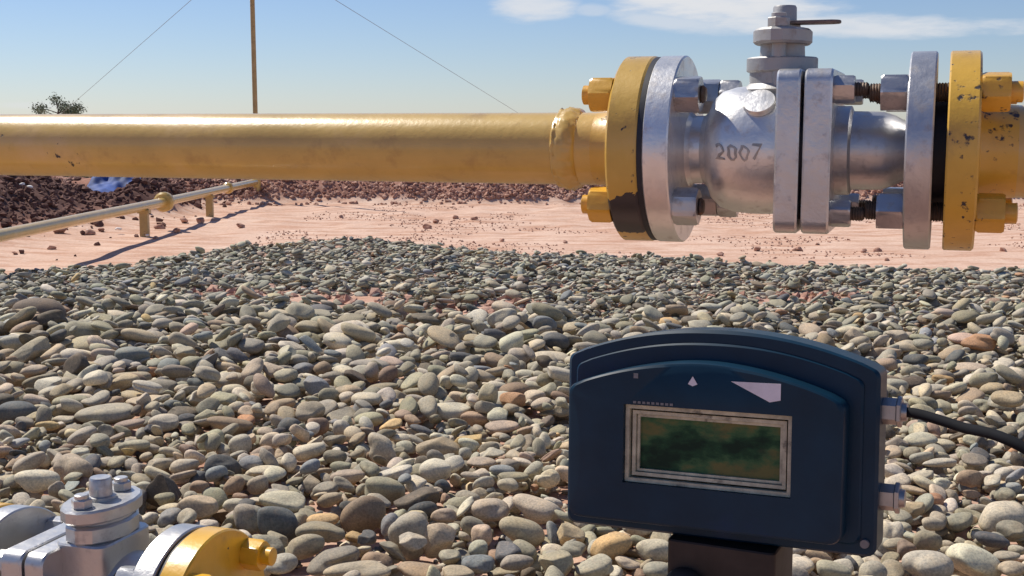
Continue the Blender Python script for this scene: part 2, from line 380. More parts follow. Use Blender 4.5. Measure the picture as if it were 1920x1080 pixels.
# ------------------------------------------------------------ icospheres
def ico(sub):
    bm = bmesh.new(); bmesh.ops.create_icosphere(bm, subdivisions=sub, radius=1)
    V = np.array([v.co[:] for v in bm.verts]); T = np.array([[v.index for v in f.verts] for f in bm.faces]); bm.free(); return V, T
ICO = {k: ico(k) for k in (2, 3, 4)}
def shape_unit(V, r, angular=0.0, amp=.18):
    """irregular rounded stone of unit half-size"""
    P = V.copy(); pw = r.uniform(.78, .97); P = np.sign(P) * np.abs(P) ** pw
    d = V / np.linalg.norm(V, axis=1)[:, None]; k = np.ones(len(V))
    for i in range(6):
        q = r.normal(size=3); q /= np.linalg.norm(q); k += amp * r.uniform(-1, 1) * np.sin((d @ q) * r.uniform(1.2, 3.4) + r.uniform(0, 6))
    for i in range(int(r.integers(1, 4) + angular * 9)):      # flattened facets
        q = r.normal(size=3); q /= np.linalg.norm(q); lim = r.uniform(.62, .93) - .12 * angular
        s = P @ q; ov = np.maximum(s - lim, 0); P -= (ov * (.55 + .42 * angular))[:, None] * q
    P = P * k[:, None]
    P = P / np.abs(P).max(0); return P
def rot(yaw, tx, ty):
    return np.array(Matrix.Rotation(yaw, 3, 'Z') @ Matrix.Rotation(ty, 3, 'Y') @ Matrix.Rotation(tx, 3, 'X'))

# colour classes (linear base colours)
COL = {'grey': (.300, .275, .222), 'light grey': (.44, .405, .33), 'olive grey': (.30, .275, .20), 'slate': (.105, .108, .112), 'dark brown': (.14, .115, .088),
       'tan': (.41, .335, .235), 'beige': (.44, .38, .29), 'brown': (.29, .21, .15), 'ochre': (.47, .335, .17), 'pale': (.52, .47, .375), 'rusty orange': (.40, .22, .13), 'blue grey': (.235, .245, .25), 'pinkish': (.42, .325, .255)}
CN = list(COL); CW = np.array([.27, .18, .20, .055, .05, .065, .13, .05, .010, .06, .004, .045, .016]); CW = CW / CW.sum()
def tint_of(c, r):
    v = np.array(COL[c]) * np.array([1.11, 1.08, 1.015]) * r.uniform(.74, 1.24) * (1 + r.uniform(-.04, .04, 3)); return np.array([*v, 1.0])

# hero stones read off the photo: centre x, centre y, width, height (photo px), roll deg, colour, angular
HERO = '''518 983 84 62 0 slate 0;466 972 60 55 0 grey 0;534 940 92 38 0 beige 0;604 974 64 24 0 ochre 0;604 997 98 36 -7 olive grey 0;681 966 88 66 5 brown 0;718 922 84 50 -8 olive grey 0
783 938 88 48 10 dark brown 1;731 985 40 50 60 blue grey 0;765 1003 92 84 45 grey 0;817 1012 82 64 8 tan 1;568 1028 86 46 20 olive grey 0;527 1057 62 34 5 light grey 0;631 1045 118 46 14 grey 0;672 1073 136 38 10 olive grey 0;797 1072 108 30 -5 brown 0
683 1008 48 26 0 slate 1;483 908 42 40 0 grey 0;497 884 74 25 0 beige 0;583 877 44 27 20 blue grey 0;654 893 70 25 0 pinkish 0;740 885 86 26 14 light grey 0;822 882 74 42 10 light grey 0;622 935 58 26 30 tan 0;612 915 56 28 10 grey 0;833 965 50 25 0 pinkish 0
920 957 78 38 0 beige 0;1003 955 102 52 -18 beige 0;980 996 96 48 -20 olive grey 0;905 1005 46 42 10 tan 0;895 1028 40 34 0 light grey 0;1070 1000 58 54 -20 tan 1;970 1057 64 35 0 grey 0;1040 1062 70 52 -10 beige 1;897 1060 64 30 0 blue grey 0;1145 1027 84 44 14 ochre 0;1118 1062 82 34 10 light grey 0
1072 1030 52 28 0 grey 0;1026 898 52 36 10 beige 0;965 893 62 23 0 olive grey 0;950 910 44 25 10 grey 0;902 868 58 16 0 beige 0;132 880 110 60 5 beige 0;67 903 84 42 0 light grey 0;249 677 72 48 -5 blue grey 0;145 695 62 62 20 dark brown 1;246 711 68 28 8 tan 0
282 752 108 34 -4 tan 0;293 728 80 28 0 grey 0;197 777 128 27 5 grey 1;135 755 72 25 0 olive grey 0;25 775 80 42 0 slate 0;18 712 52 30 0 tan 0;110 723 52 26 20 beige 0;74 715 66 25 35 olive grey 0;90 796 46 22 0 ochre 0;15 655 60 32 0 slate 1;306 794 58 31 8 light grey 0
246 796 62 20 10 pinkish 0;249 836 64 22 5 olive grey 0;55 865 66 32 24 grey 0;155 818 60 27 20 light grey 0;430 799 86 38 -6 brown 0;399 828 58 40 8 olive grey 0;544 804 48 40 0 slate 0;596 802 42 34 0 brown 0;495 853 52 35 -8 pinkish 0;450 836 44 38 10 light grey 0
508 825 42 28 0 beige 0;580 845 70 30 20 pale 0;627 856 46 27 0 olive grey 0;715 843 68 56 -10 light grey 0;640 805 42 48 0 light grey 0;689 788 62 27 10 olive grey 0;415 880 72 56 0 slate 0;637 670 74 32 24 light grey 0;572 694 50 30 -5 blue grey 0;601 730 66 30 -3 grey 0
526 762 64 26 16 brown 0;692 690 78 30 -3 grey 0;440 733 60 27 0 beige 0;520 733 56 22 6 pale 0;531 710 56 18 -5 slate 0;708 731 78 23 8 olive grey 0;735 798 52 20 20 ochre 0;892 695 66 25 0 blue grey 0;846 770 78 28 0 light grey 0;822 837 88 44 -8 tan 1
880 825 58 27 0 ochre 1;1006 721 60 27 8 light grey 0;1032 672 74 23 -2 pale 0;1032 643 74 19 5 pale 0;941 800 62 21 4 pinkish 0;850 650 60 28 0 beige 0;747 747 36 40 30 tan 1;1723 824 68 25 6 light grey 0;1740 731 84 15 3 pale 0;1822 694 78 19 0 pinkish 0
1823 645 46 28 20 grey 0;1668 720 50 33 0 brown 0;1765 711 44 15 -8 ochre 0;1885 972 98 58 -4 pale 0;1740 1062 94 58 -8 light grey 0;1826 1054 106 56 -24 pale 0;1745 1015 60 42 0 olive grey 0;1749 984 44 25 0 beige 0;1800 977 56 29 20 grey 0;1862 1012 68 27 -4 slate 0
1891 1043 62 23 0 grey 0;1820 899 54 35 5 brown 1;1729 893 56 24 24 light grey 1;1764 908 38 25 0 light grey 0;1673 1000 50 54 0 light grey 0;1729 857 46 25 22 grey 0;1762 868 64 18 0 light grey 0;1707 957 56 32 20 tan 1;1752 940 40 26 0 rusty orange 0;1897 1070 62 32 0 beige 0
1650 607 62 42 -10 dark brown 1;1010 614 66 34 0 slate 1;78 590 104 56 0 dark brown 0;130 630 60 30 0 grey 0;817 600 46 20 0 grey 0;330 571 44 18 8 pale 0;306 920 72 66 -8 dark brown 1;370 955 80 44 0 tan 1;376 915 42 26 0 brown 0;437 912 46 32 10 brown 0
470 975 50 46 0 grey 0;300 870 50 24 0 grey 0;350 872 60 30 10 light grey 0;185 640 60 25 0 beige 0;90 655 60 26 20 tan 0;760 680 40 24 0 olive grey 0;1850 760 50 22 0 grey 0;1700 650 50 30 0 grey 0;1790 660 46 24 10 beige 0;1060 890 40 30 0 beige 0;860 1075 60 26 0 tan 0;1230 1030 76 44 8 beige 0
1195 990 60 24 0 light grey 0;1240 1068 70 30 0 grey 0;1500 1062 60 34 0 light grey 0;1560 1072 70 34 -8 beige 0;1640 1072 60 36 6 grey 0;1880 890 44 26 0 light grey 0;1700 1030 40 30 0 brown 0'''
heroes = []
for row in HERO.replace('\n', ';').split(';'):
    p = row.split(); heroes.append((*map(float, p[:5]), ' '.join(p[5:-1]), int(p[-1])))

# ------------------------------------------------------------ gravel bed: stones dropped one by one on a height map
GX0, GX1, GY0, GY1, GS = -4.3, 4.3, 1.05, 9.2, .008
gw = int((GX1 - GX0) / GS); gh = int((GY1 - GY0) / GS)
gxx = GX0 + (np.arange(gw) + .5) * GS; gyy = GY0 + (np.arange(gh) + .5) * GS
HM = ground_h(*np.meshgrid(gxx, gyy)); HM0 = HM.copy(); HERO_M = np.zeros_like(HM, dtype=bool)
def foot(x, y, a, b_, yaw):
    rr = max(a, b_); i0 = int((x - rr - GX0) / GS); i1 = int((x + rr - GX0) / GS) + 2; j0 = int((y - rr - GY0) / GS); j1 = int((y + rr - GY0) / GS) + 2
    if i0 < 1 or j0 < 1 or i1 >= gw - 1 or j1 >= gh - 1: return None
    dx = gxx[i0:i1][None] - x; dy = gyy[j0:j1][:, None] - y; c, s = math.cos(yaw), math.sin(yaw)
    q = ((dx * c + dy * s) / a) ** 2 + ((-dx * s + dy * c) / b_) ** 2
    return slice(j0, j1), slice(i0, i1), q
stones = []   # dict: x y z a b c yaw tx ty colour angular px(size)
for (px, py, w, h, roll, colr, ang) in heroes:
    p, t_ = on_z(px, py, .055); dep = proj(p)[2]; a = w / 2 / F * dep; hh = h * 1.10 / 2 / F * dep
    eps = math.atan2(CAMH, p[1]); b_ = a * rng.uniform(.62, .85) if w > h * 1.2 else a * .95
    cc = max(.30 * a, math.sqrt(max(1e-6, hh * hh - (b_ * math.sin(eps)) ** 2)) / math.cos(eps)); cc = min(cc, a * 1.0)
    roll = max(-22, min(22, roll if abs(roll) < 40 else roll * .5))
    yaw = rng.uniform(-.25, .25)
    f = foot(p[0], p[1], a, b_, yaw)
    z = p[2]
    if f:
        js, is_, q = f; msk = q < 1; top = cc * np.sqrt(np.clip(1 - q, 0, 1))
        zr = float(np.median(HM0[js, is_][msk])) + cc * .86 + .012
        z = max(zr, min(p[2], zr + .02)); HERO_M[js, is_] |= q < .85
        HM[js, is_] = np.where(msk, np.maximum(HM[js, is_], z + top * .9), HM[js, is_])
    # slide along the view ray so the picture position is kept at the resting height
    stones.append(dict(x=p[0] * (CAMH - z) / (CAMH - p[2]), y=p[1] * (CAMH - z) / (CAMH - p[2]), z=z, a=a, b=b_, c=cc, yaw=yaw, tx=rng.uniform(-.12, .12), ty=-R(roll), col=colr, ang=ang, hero=True))
bare = [((640, 560), 150, 22), ((860, 590), 170, 16), ((430, 548), 120, 9), ((1510, 560), 120, 10), ((930, 575), 90, 14), ((530, 1075), 40, 14), ((700, 1030), 24, 10), ((930, 1030), 30, 8), ((340, 985), 45, 12), ((1100, 600), 90, 8)]
def bare_at(px, py):
    return max(math.exp(-(((px - c[0]) / w) ** 2 + ((py - c[1]) / h) ** 2)) for c, w, h in bare)
NST = 60000
for k in range(NST):
    small = rng.random() < .50
    L = float(np.clip(rng.lognormal(math.log(.016 if small else .031), .38), .008, .060))
    best = None
    for tr in range(2):
        y = GY0 + .1 + (GY1 - GY0 - .2) * rng.random() ** .85; x = rng.uniform(-1, 1) * (.44 * y + .55)
        if gravel_edge(x, y) < .02 + .12 * rng.random() ** 2: continue
        px, py, dz = proj((x, y, .03))
        if bare_at(px, py) > rng.uniform(.12, .75): continue
        Lx = L * (1.0 if y > 2.6 or px > 1100 else .92)
        if px > 1000 and y < 5: Lx *= .86
        Lx *= float(np.interp(y, (2.0, 2.6, 3.6, 4.4, 5.5, 8), (1.06, 1.05, .86, .62, .50, .46)))
        if y < 3.1: Lx = min(Lx, .036 if y > 2.5 else .024)
        a = Lx; b_ = a * rng.uniform(.50, .88); yaw = rng.uniform(0, math.pi) if y < 3.2 else rng.normal() * .7
        f = foot(x, y, a, b_, yaw)
        if f is None: continue
        js, is_, q = f; hv = HM[js, is_][q < .8]
        if y < 3.3 and HERO_M[js, is_][q < 1].mean() > .09: continue
        if hv.size == 0: continue
        sc_ = float(hv.mean() - HM0[js, is_][q < .8].mean()) + .25 * float(hv.std())
        if best is None or sc_ < best[0]: best = (sc_, x, y, a, b_, yaw, js, is_, q)
    if best is None or best[0] > (.024 if best[2] < 2.5 else .034 if best[2] < 3.2 else .050): continue
    _, x, y, a, b_, yaw, js, is_, q = best
    c_ = a * rng.uniform(.28, .60) * float(np.interp(y, (2.6, 4.2), (1.0, .70))); Hh = HM[js, is_]; msk = q < 1; und = c_ * np.sqrt(np.clip(1 - q, 0, 1))
    z = float(np.percentile((Hh + und)[msk], 84)) - .10 * c_
    gyv, gxv = np.gradient(Hh, GS); gx_m = float(np.clip(gxv[msk].mean(), -.6, .6)); gy_m = float(np.clip(gyv[msk].mean(), -.6, .6))
    HM[js, is_] = np.where(msk, np.maximum(Hh, z + und * .92), Hh)
    c0, s0 = math.cos(yaw), math.sin(yaw); sl = gx_m * c0 + gy_m * s0; sw = -gx_m * s0 + gy_m * c0
    stones.append(dict(x=x, y=y, z=z, a=a, b=b_, c=c_, yaw=yaw, ty=-math.atan(sl) * .8 + rng.normal() * .20, tx=math.atan(sw) * .8 + rng.normal() * .18, col=CN[rng.choice(len(CN), p=CW)], ang=1 if rng.random() < .40 else 0, hero=False))

for k in range(9000):      # grit lodged in the gaps of the nearer stones
    best = None
    for tr in range(3):
        y = 1.5 + 2.6 * rng.random(); x = rng.uniform(-1, 1) * (.44 * y + .3); j = int((y - GY0) / GS); i = int((x - GX0) / GS)
        hgt = HM[j, i] - HM0[j, i]
        if best is None or hgt < best[0]: best = (hgt, x, y, HM[j, i])
    hgt, x, y, z = best; a = rng.uniform(.004, .011)
    if hgt > .022: continue
    stones.append(dict(x=x, y=y, z=z + a * .25, a=a, b=a * rng.uniform(.6, .95), c=a * rng.uniform(.5, .8), yaw=rng.uniform(0, 6), tx=rng.normal() * .3, ty=rng.normal() * .3, col=CN[rng.choice(len(CN), p=CW)], ang=int(rng.random() < .6), hero=False))
for s in stones:
    s['px'], s['py'], s['d'] = proj((s['x'], s['y'], s['z'])); s['w'] = 2 * s['a'] * F / s['d']; s['h'] = 2 * s['c'] * F / s['d']
    s['in'] = -20 < s['px'] < 1940 and 440 < s['py'] < 1095
    s['hid'] = (1075 < s['px'] < 1635 and 650 < s['py'] < 985) or (s['px'] < 250 and s['py'] > 955) or (s['px'] < 450 and s['py'] > 1010)
cand = [s for s in stones if s['in'] and not s['hid'] and not s['hero'] and 8 < s['px'] < 1912 and s['py'] < 1076]
cand.sort(key=lambda s: -s['w'] * (s['h'] + .3 * s['w']) * (1 + 6 * max(0, s['z'] - .03) / .05 * .2))
hv = [s for s in stones if s['hero'] and not s['hid']]
singles = hv + cand[:300 - len(hv)]
for s in singles: s['single'] = True

VAR = {k: [(shape_unit(ICO[k][0], np.random.default_rng(100 * k + i), 0), 0) for i in range(24)] + [(shape_unit(ICO[k][0], np.random.default_rng(900 * k + i), .35 + .65 * (i % 3) / 2, .10), 1) for i in range(24)] for k in (2, 3)}
def stone_verts(s, k, r):
    if s.get('single'):
        U = shape_unit(ICO[4][0], r, s['ang'] * r.uniform(.4, 1), .15 if not s['ang'] else .08)
    else:
        pool = [u for u, a in VAR[k] if a == s['ang']]; U = pool[r.integers(len(pool))]
        U = U * np.array([r.choice((-1, 1)), r.choice((-1, 1)), 1]) if False else U
    P = U * np.array([s['a'], s['b'], s['c']])
    return P @ rot(s['yaw'], s['tx'], s['ty']).T
chunks = {2: [], 3: []}; tints = {2: [], 3: []}
for i, s in enumerate(stones):
    if s.get('single'): continue
    k = 3 if s['y'] < 2.7 and s['a'] > .012 else 2; r = np.random.default_rng(5000 + i)
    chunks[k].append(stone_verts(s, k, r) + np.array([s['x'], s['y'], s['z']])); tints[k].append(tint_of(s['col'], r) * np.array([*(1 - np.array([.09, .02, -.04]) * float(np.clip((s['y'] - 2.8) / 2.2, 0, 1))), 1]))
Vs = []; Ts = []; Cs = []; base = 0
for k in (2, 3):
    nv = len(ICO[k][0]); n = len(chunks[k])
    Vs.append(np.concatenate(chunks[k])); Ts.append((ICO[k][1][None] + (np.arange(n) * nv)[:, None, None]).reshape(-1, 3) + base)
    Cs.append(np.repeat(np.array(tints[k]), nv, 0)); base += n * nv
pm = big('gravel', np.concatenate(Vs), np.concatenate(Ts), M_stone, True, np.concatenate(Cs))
tag(pm, 'bed of grey and tan river gravel covering the ground', 'gravel', kind='stuff')

# labels for the single stones: own look, then where it lies from a landmark
LM = [('the display box', 1065, 1645, 640, 1040), ('the low yellow flange', 290, 500, 985, 1080), ('the low valve stem', 130, 280, 890, 960), ('the black cable', 1690, 1920, 765, 840)]
anch = [(518, 983, 'the big slate stone'), (132, 880, 'the broad beige boulder'), (765, 1003, 'the tall grey boulder'), (282, 752, 'the long tan stone'), (249, 677, 'the round blue grey stone'), (715, 843, 'the speckled grey stone'), (980, 996, 'the tapered olive stone'),
        (1885, 972, 'the right edge stone'), (822, 837, 'the angular tan stone'), (78, 590, 'the left edge boulder'), (1010, 614, 'the upper slate stone'), (1650, 607, 'the dark boulder'), (692, 690, 'the flat grey stone'), (415, 880, 'the rounded slate stone')]
anch_name = {(a[0], a[1]): a[2] for a in anch}
def where(s):
    px, py = s['px'], s['py']; best = []
    for nm, x0, x1, y0, y1 in LM:
        dx = max(x0 - px, 0, px - x1); dy = max(y0 - py, 0, py - y1); cx, cy = (x0 + x1) / 2, (y0 + y1) / 2
        best.append((math.hypot(dx, dy) - 30, nm, px - min(max(px, x0), x1), py - min(max(py, y0), y1)))
    for ax_, ay_, nm in anch:
        d = math.hypot(px - ax_, py - ay_)
        if d > 25: best.append((d, nm, px - ax_, py - ay_))
    best.sort(); return best
def direction(dx, dy):
    sx = 'right' if dx > 0 else 'left'
    if abs(dx) > 2.2 * abs(dy): return ('right of ' if dx > 0 else 'left of ')
    if abs(dy) > 2.2 * abs(dx): return 'below ' if dy > 0 else 'above '
    return ('below and ' if dy > 0 else 'above and ') + sx + ' of '
used = {}
def looks(s):
    sz = 'large' if s['w'] > 78 else 'medium' if s['w'] > 48 else 'small'
    ratio = s['h'] / s['w']; shp = 'angular' if s['ang'] else ('flat' if ratio < .42 else 'rounded' if ratio > .72 else 'oval')
    return f"{sz} {shp} {s['col']}"
groups = {}
for s in singles:
    key = min(anch_name, key=lambda k: math.hypot(k[0] - s['px'], k[1] - s['py']))
    if s['hero'] and math.hypot(key[0] - s['px'], key[1] - s['py']) < 14 and not anch_name[key] in used:
        nm = anch_name[key]; used[nm] = 1; d0 = [q for q in where(s) if q[1] != nm][0]
        s['label'] = nm[4:] + ', lying ' + direction(d0[2], d0[3]) + d0[1]; used[s['label']] = 1; continue
    groups.setdefault((looks(s), where(s)[0][1], direction(where(s)[0][2], where(s)[0][3])), []).append(s)
ordw = ['nearest', 'second nearest', 'third nearest', 'fourth nearest', 'fifth nearest', 'sixth nearest', 'seventh nearest', 'eighth nearest', 'ninth nearest', 'tenth nearest', 'eleventh nearest', 'twelfth nearest', 'thirteenth nearest', 'fourteenth nearest', 'fifteenth nearest', 'sixteenth nearest']
for (lk, nm, dr), lst in groups.items():
    lst.sort(key=lambda s: where(s)[0][0])
    for i, s in enumerate(lst):
        s['label'] = (f"{lk} pebble {dr}{nm}" if len(lst) == 1 else f"{ordw[min(i, 15)]} {lk} pebble {dr}{nm}")
for i, s in enumerate(singles):
    r = np.random.default_rng(77 + i); P = stone_verts(s, 4, r); T = ICO[4][1]
    o = big('pebble', P, T, M_stone, True, np.repeat(tint_of(s['col'], r)[None], len(P), 0)); o.location = (s['x'], s['y'], s['z'])
    tag(o, s['label'], 'pebble', 'largest pebbles lying on the gravel bed')

# ------------------------------------------------------------ red clods: loose soil on banks and heaps, plus single clods on the sand
ICO[1] = ico(1)
CV = [shape_unit(ICO[1][0], np.random.default_rng(300 + i), 1, .22) for i in range(16)]
def clod_cloud(n, sampler, smin, smax, seed):
    r = np.random.default_rng(seed); VV = []; k = 0
    while k < n:
        x, y = sampler(r)
        if x is None: continue
        a = r.uniform(smin, smax) * r.uniform(.5, 1) ; P = CV[r.integers(16)] * np.array([a, a * r.uniform(.6, 1), a * r.uniform(.5, .9)])
        P = P @ rot(r.uniform(0, 6.3), r.normal() * .4, r.normal() * .4).T
        VV.append(P + np.array([x, y, float(ground_h(x, y)) + a * .25])); k += 1
    return VV
def s_bank(r):
    x = r.uniform(-4.6, 5.4); y = 10.3 + 1.9 * r.random() ** 1.8
    if abs(x - y * math.tan(math.atan(-745 / 2338))) < .36 and y > 10.15: return None, None
    return (x, y) if ground_h(x, y) > .03 or r.random() < .06 else (None, None)
def s_heap(r):
    x = r.uniform(-5.2, -2.2); y = r.uniform(4.8, 10.8); hgt = ground_h(x, y)
    if abs(x + y * 745 / 2338) < .30 and y > 9.9: return None, None
    return (x, y) if hgt > .05 or (hgt > .02 and r.random() < .3) or r.random() < .02 and y > 6 and gravel_edge(x, y) < -.1 else (None, None)
def s_gravel(r):
    c, w, h = bare[r.integers(5)]; px = c[0] + r.normal() * w * .6; py = c[1] + r.normal() * h * .6; p, _ = on_z(px, py, .02)
    return (p[0], p[1]) if gravel_edge(p[0], p[1]) > .1 and p[1] > 3 else (None, None)
def s_sand(r):
    x = r.uniform(-1.5, 5); y = r.uniform(6.2, 10.3)
    return (x, y) if gravel_edge(x, y) < .15 and vnoise(np.array(x), np.array(y), .45, 51) > .12 - .1 * (x > 1.2) else (None, None)
cl = clod_cloud(5200, s_sand, .003, .011, 9) + clod_cloud(20000, s_bank, .010, .034, 1) + clod_cloud(260, s_gravel, .015, .035, 3)
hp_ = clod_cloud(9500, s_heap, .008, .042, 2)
ho_ = big('soil_clods', np.concatenate(hp_), (ICO[1][1][None] + (np.arange(len(hp_)) * len(ICO[1][0]))[:, None, None]).reshape(-1, 3), M_clod_shade, False)
tag(ho_, 'broken soil with painted-in shade heaped behind the low pipeline at the left', 'soil', kind='stuff')
nv = len(ICO[1][0]); n = len(cl)
co_ = big('soil_clods', np.concatenate(cl), (ICO[1][1][None] + (np.arange(n) * nv)[:, None, None]).reshape(-1, 3), M_clod, False)
tag(co_, 'loose broken red soil clods covering the banks and heaps', 'soil', kind='stuff')
clods = [(95, 461, 20, 'deep red clod alone on the sand left of the low pipe shadow'), (12, 452, 24, 'dark clod at the left edge just below the low pipe'), (28, 472, 14, 'flat little clod at the left edge of the sand'), (112, 438, 30, 'dark clod under the low yellow pipe near the left'),
         (165, 437, 26, 'pale brown clod below the low pipe before its post'), (190, 430, 16, 'small clod on the sand just left of the white stones'), (292, 441, 14, 'small clod right of the nearest pipe post foot'), (300, 424, 24, 'clod between the nearest post and the pipe shadow'), (330, 430, 20, 'clod on the edge of the pipe shadow'),
         (345, 410, 24, 'brown clod on the sand left of the middle pipe post'), (375, 413, 22, 'clod just in front of the middle pipe post'), (452, 420, 18, 'clod on pale sand right of the pipe shadow'), (640, 400, 12, 'tiny clod on the pale sand near the bank middle'), (798, 422, 26, 'biggest clod on the open sand above the gravel crest'),
         (815, 413, 18, 'smaller clod just behind the biggest sand clod'), (855, 405, 16, 'clod on open sand left of the large flange'), (888, 408, 14, 'second clod on open sand left of the large flange'), (940, 445, 14, 'clod near the gravel edge left of the large flange'), (1060, 448, 13, 'clod near the gravel edge below the yellow bolts'),
         (1495, 461, 20, 'dark clod on the sand below the valve body plates'), (1534, 451, 12, 'tiny clod just right of the valve body plates'), (1620, 465, 16, 'left clod of the pair below the valve neck'), (1645, 463, 18, 'right clod of the pair below the valve neck'), (1662, 480, 14, 'reddish clod left of the grey end flange bottom'), (1775, 458, 14, 'clod seen between the grey and yellow end flanges'),
         (1882, 462, 18, 'dark clod on the sand right of the yellow end flange'), (1420, 462, 18, 'low clod on the sand below the round valve body'), (1350, 470, 16, 'low clod on the sand by the gravel below the valve')]
for i, (px, py, w, lb) in enumerate(clods):
    p, _ = on_z(px, py, .01); d = proj(p)[2]; a = w / 2 / F * d; z = float(ground_h(p[0], p[1]))
    r = np.random.default_rng(40 + i); P = shape_unit(ICO[3][0], r, 1, .22) * np.array([a, a * .8, a * .62])
    o = big('dirt_clod', P, ICO[3][1], M_clod); o.location = (p[0], p[1], z + a * .35); o.rotation_euler = (0, 0, r.uniform(0, 6))
    tag(o, lb, 'clod', 'single red clods lying on the sand')
for i, (px, py, w, Y, lb) in enumerate(((40, 345, 13, 7.2, 'white stone high on the left soil heap, upper of two'), (57, 351, 15, 7.15, 'white stone high on the left soil heap, lower of two'), (222, 429, 14, None, 'white stone on the sand just left of the nearest pipe post'), (165, 432, 8, None, 'tiny white stone on the sand below the low yellow pipe'), (277, 441, 9, None, 'tiny white stone at the foot of the nearest pipe post'))):
    if Y is None: p, _ = on_z(px, py, .02)
    else:
        p = None; rr = ray(px, py)
        for tt in np.arange(5, 12, .01):
            q = rr * tt + np.array([0, 0, CAMH])
            if q[2] < float(ground_h(q[0], q[1])) + .01: p = q; break
        if p is None: p = at_y(px, py, Y)
    a = w / 2 / F * proj(p)[2]; P = shape_unit(ICO[2][0], np.random.default_rng(60 + i), 1, .1) * np.array([a, a * .7, a * .5])
    o = big('white_stone', P, ICO[2][1], M_white); o.location = (p[0], p[1], max(p[2], float(ground_h(p[0], p[1])) + a * .3)); tag(o, lb, 'stone', 'white stones on the soil')

# ------------------------------------------------------------ main pipe run: origin at perpendicular foot, local +X to the right
TH = R(19.3); DD = 1.01; PZ = .6293
run_loc = (math.sin(TH) * DD, math.cos(TH) * DD, PZ)
RF = .0752
def flange_prof(x0, x1, r, ch=.0012, hub=None, side=1):
    return [(x0, r - ch), (x0 + ch, r), (x1 - ch, r), (x1, r - ch)]
def pipe_tube(mb, pts, r): return mb.tube(pts, r, 48)
def stud(x0, x1, r, pitch=.0020):
    pr = [(x0, r * .7)]; x = x0 + .001
    while x < x1 - .001: pr += [(x, r), (x + pitch / 2, r * .88)]; x += pitch
    return pr + [(x1, r * .7)]
def hexnut(x0, x1, r, o, turn, mb=None):
    """hexagon with turned, rounded corners, axis X"""
    m_ = mb or MB(); n = 48; rows = []
    L = x1 - x0; V = []
    for f_, k in ((0, .90), (.10, 1.0), (.90, 1.0), (1, .90)):
        for i in range(n):
            t = 2 * math.pi * i / n; hexr = r * math.cos(math.pi / 6) / math.cos(((t + math.pi / 6) % (math.pi / 3)) - math.pi / 6)
            rr = min(hexr, r * (k if k < 1 else .985)); V.append((x0 + L * f_, o[0] + rr * math.cos(t + turn), o[1] + rr * math.sin(t + turn)))
    Fc = []
    for j in range(3):
        for i in range(n): k2 = (i + 1) % n; Fc.append((j * n + i, (j + 1) * n + i, (j + 1) * n + k2, j * n + k2))
    Fc.append(tuple(range(n))); Fc.append(tuple(3 * n + i for i in reversed(range(n))))
    m_.add(V, Fc); return m_
RB = .0613
def bolts(parent, xL, xR, nl, nr, stickL, stickR, matL, matR, rn=.0150, rb=RB, turns=(.2, .5, .9, .3), rs=.0072, dev=0.0):
    """four studs with a nut at each end; xL/xR = outer faces of the joint"""
    for k in range(4):
        an = math.pi / 4 + k * math.pi / 2; y, z = rb * math.cos(an), rb * math.sin(an); tn = turns[k]
        far_ = y > 0 and dev > 0
        s_ = MB().lathe(stud(xL - nl - stickL, xR + nr + (stickR if not far_ else stickR + dev), rs), 20, o=(0, y, z)).obj('bolt', M_stud, parent, angle=60)
        nl_ = hexnut(xL - nl, xL, rn, (y, z), tn)
        if matL in (M_nuty, M_yblank): nl_.lathe([(xL - nl - stickL - .0008, rs * .8), (xL - nl - stickL, rs * 1.06), (xL - nl + .001, rs * 1.06)], 16, o=(0, y, z))
        nl_.obj('nut', matL, s_, angle=25)
        nr_ = hexnut(xR, xR + nr, rn, (y, z), tn + .25)
        if matR in (M_nuty, M_yblank): nr_.lathe([(xR + nr - .001, rs * 1.06), (xR + nr + stickR, rs * 1.06), (xR + nr + stickR + .0008, rs * .8)], 16, o=(0, y, z))
        nr_.obj('nut', matR, s_, angle=25)
        if far_: hexnut(xR + nr + .0005, xR + nr + .0165, rn * .95, (y, z), tn + .8).obj('nut', matR, s_, angle=25)

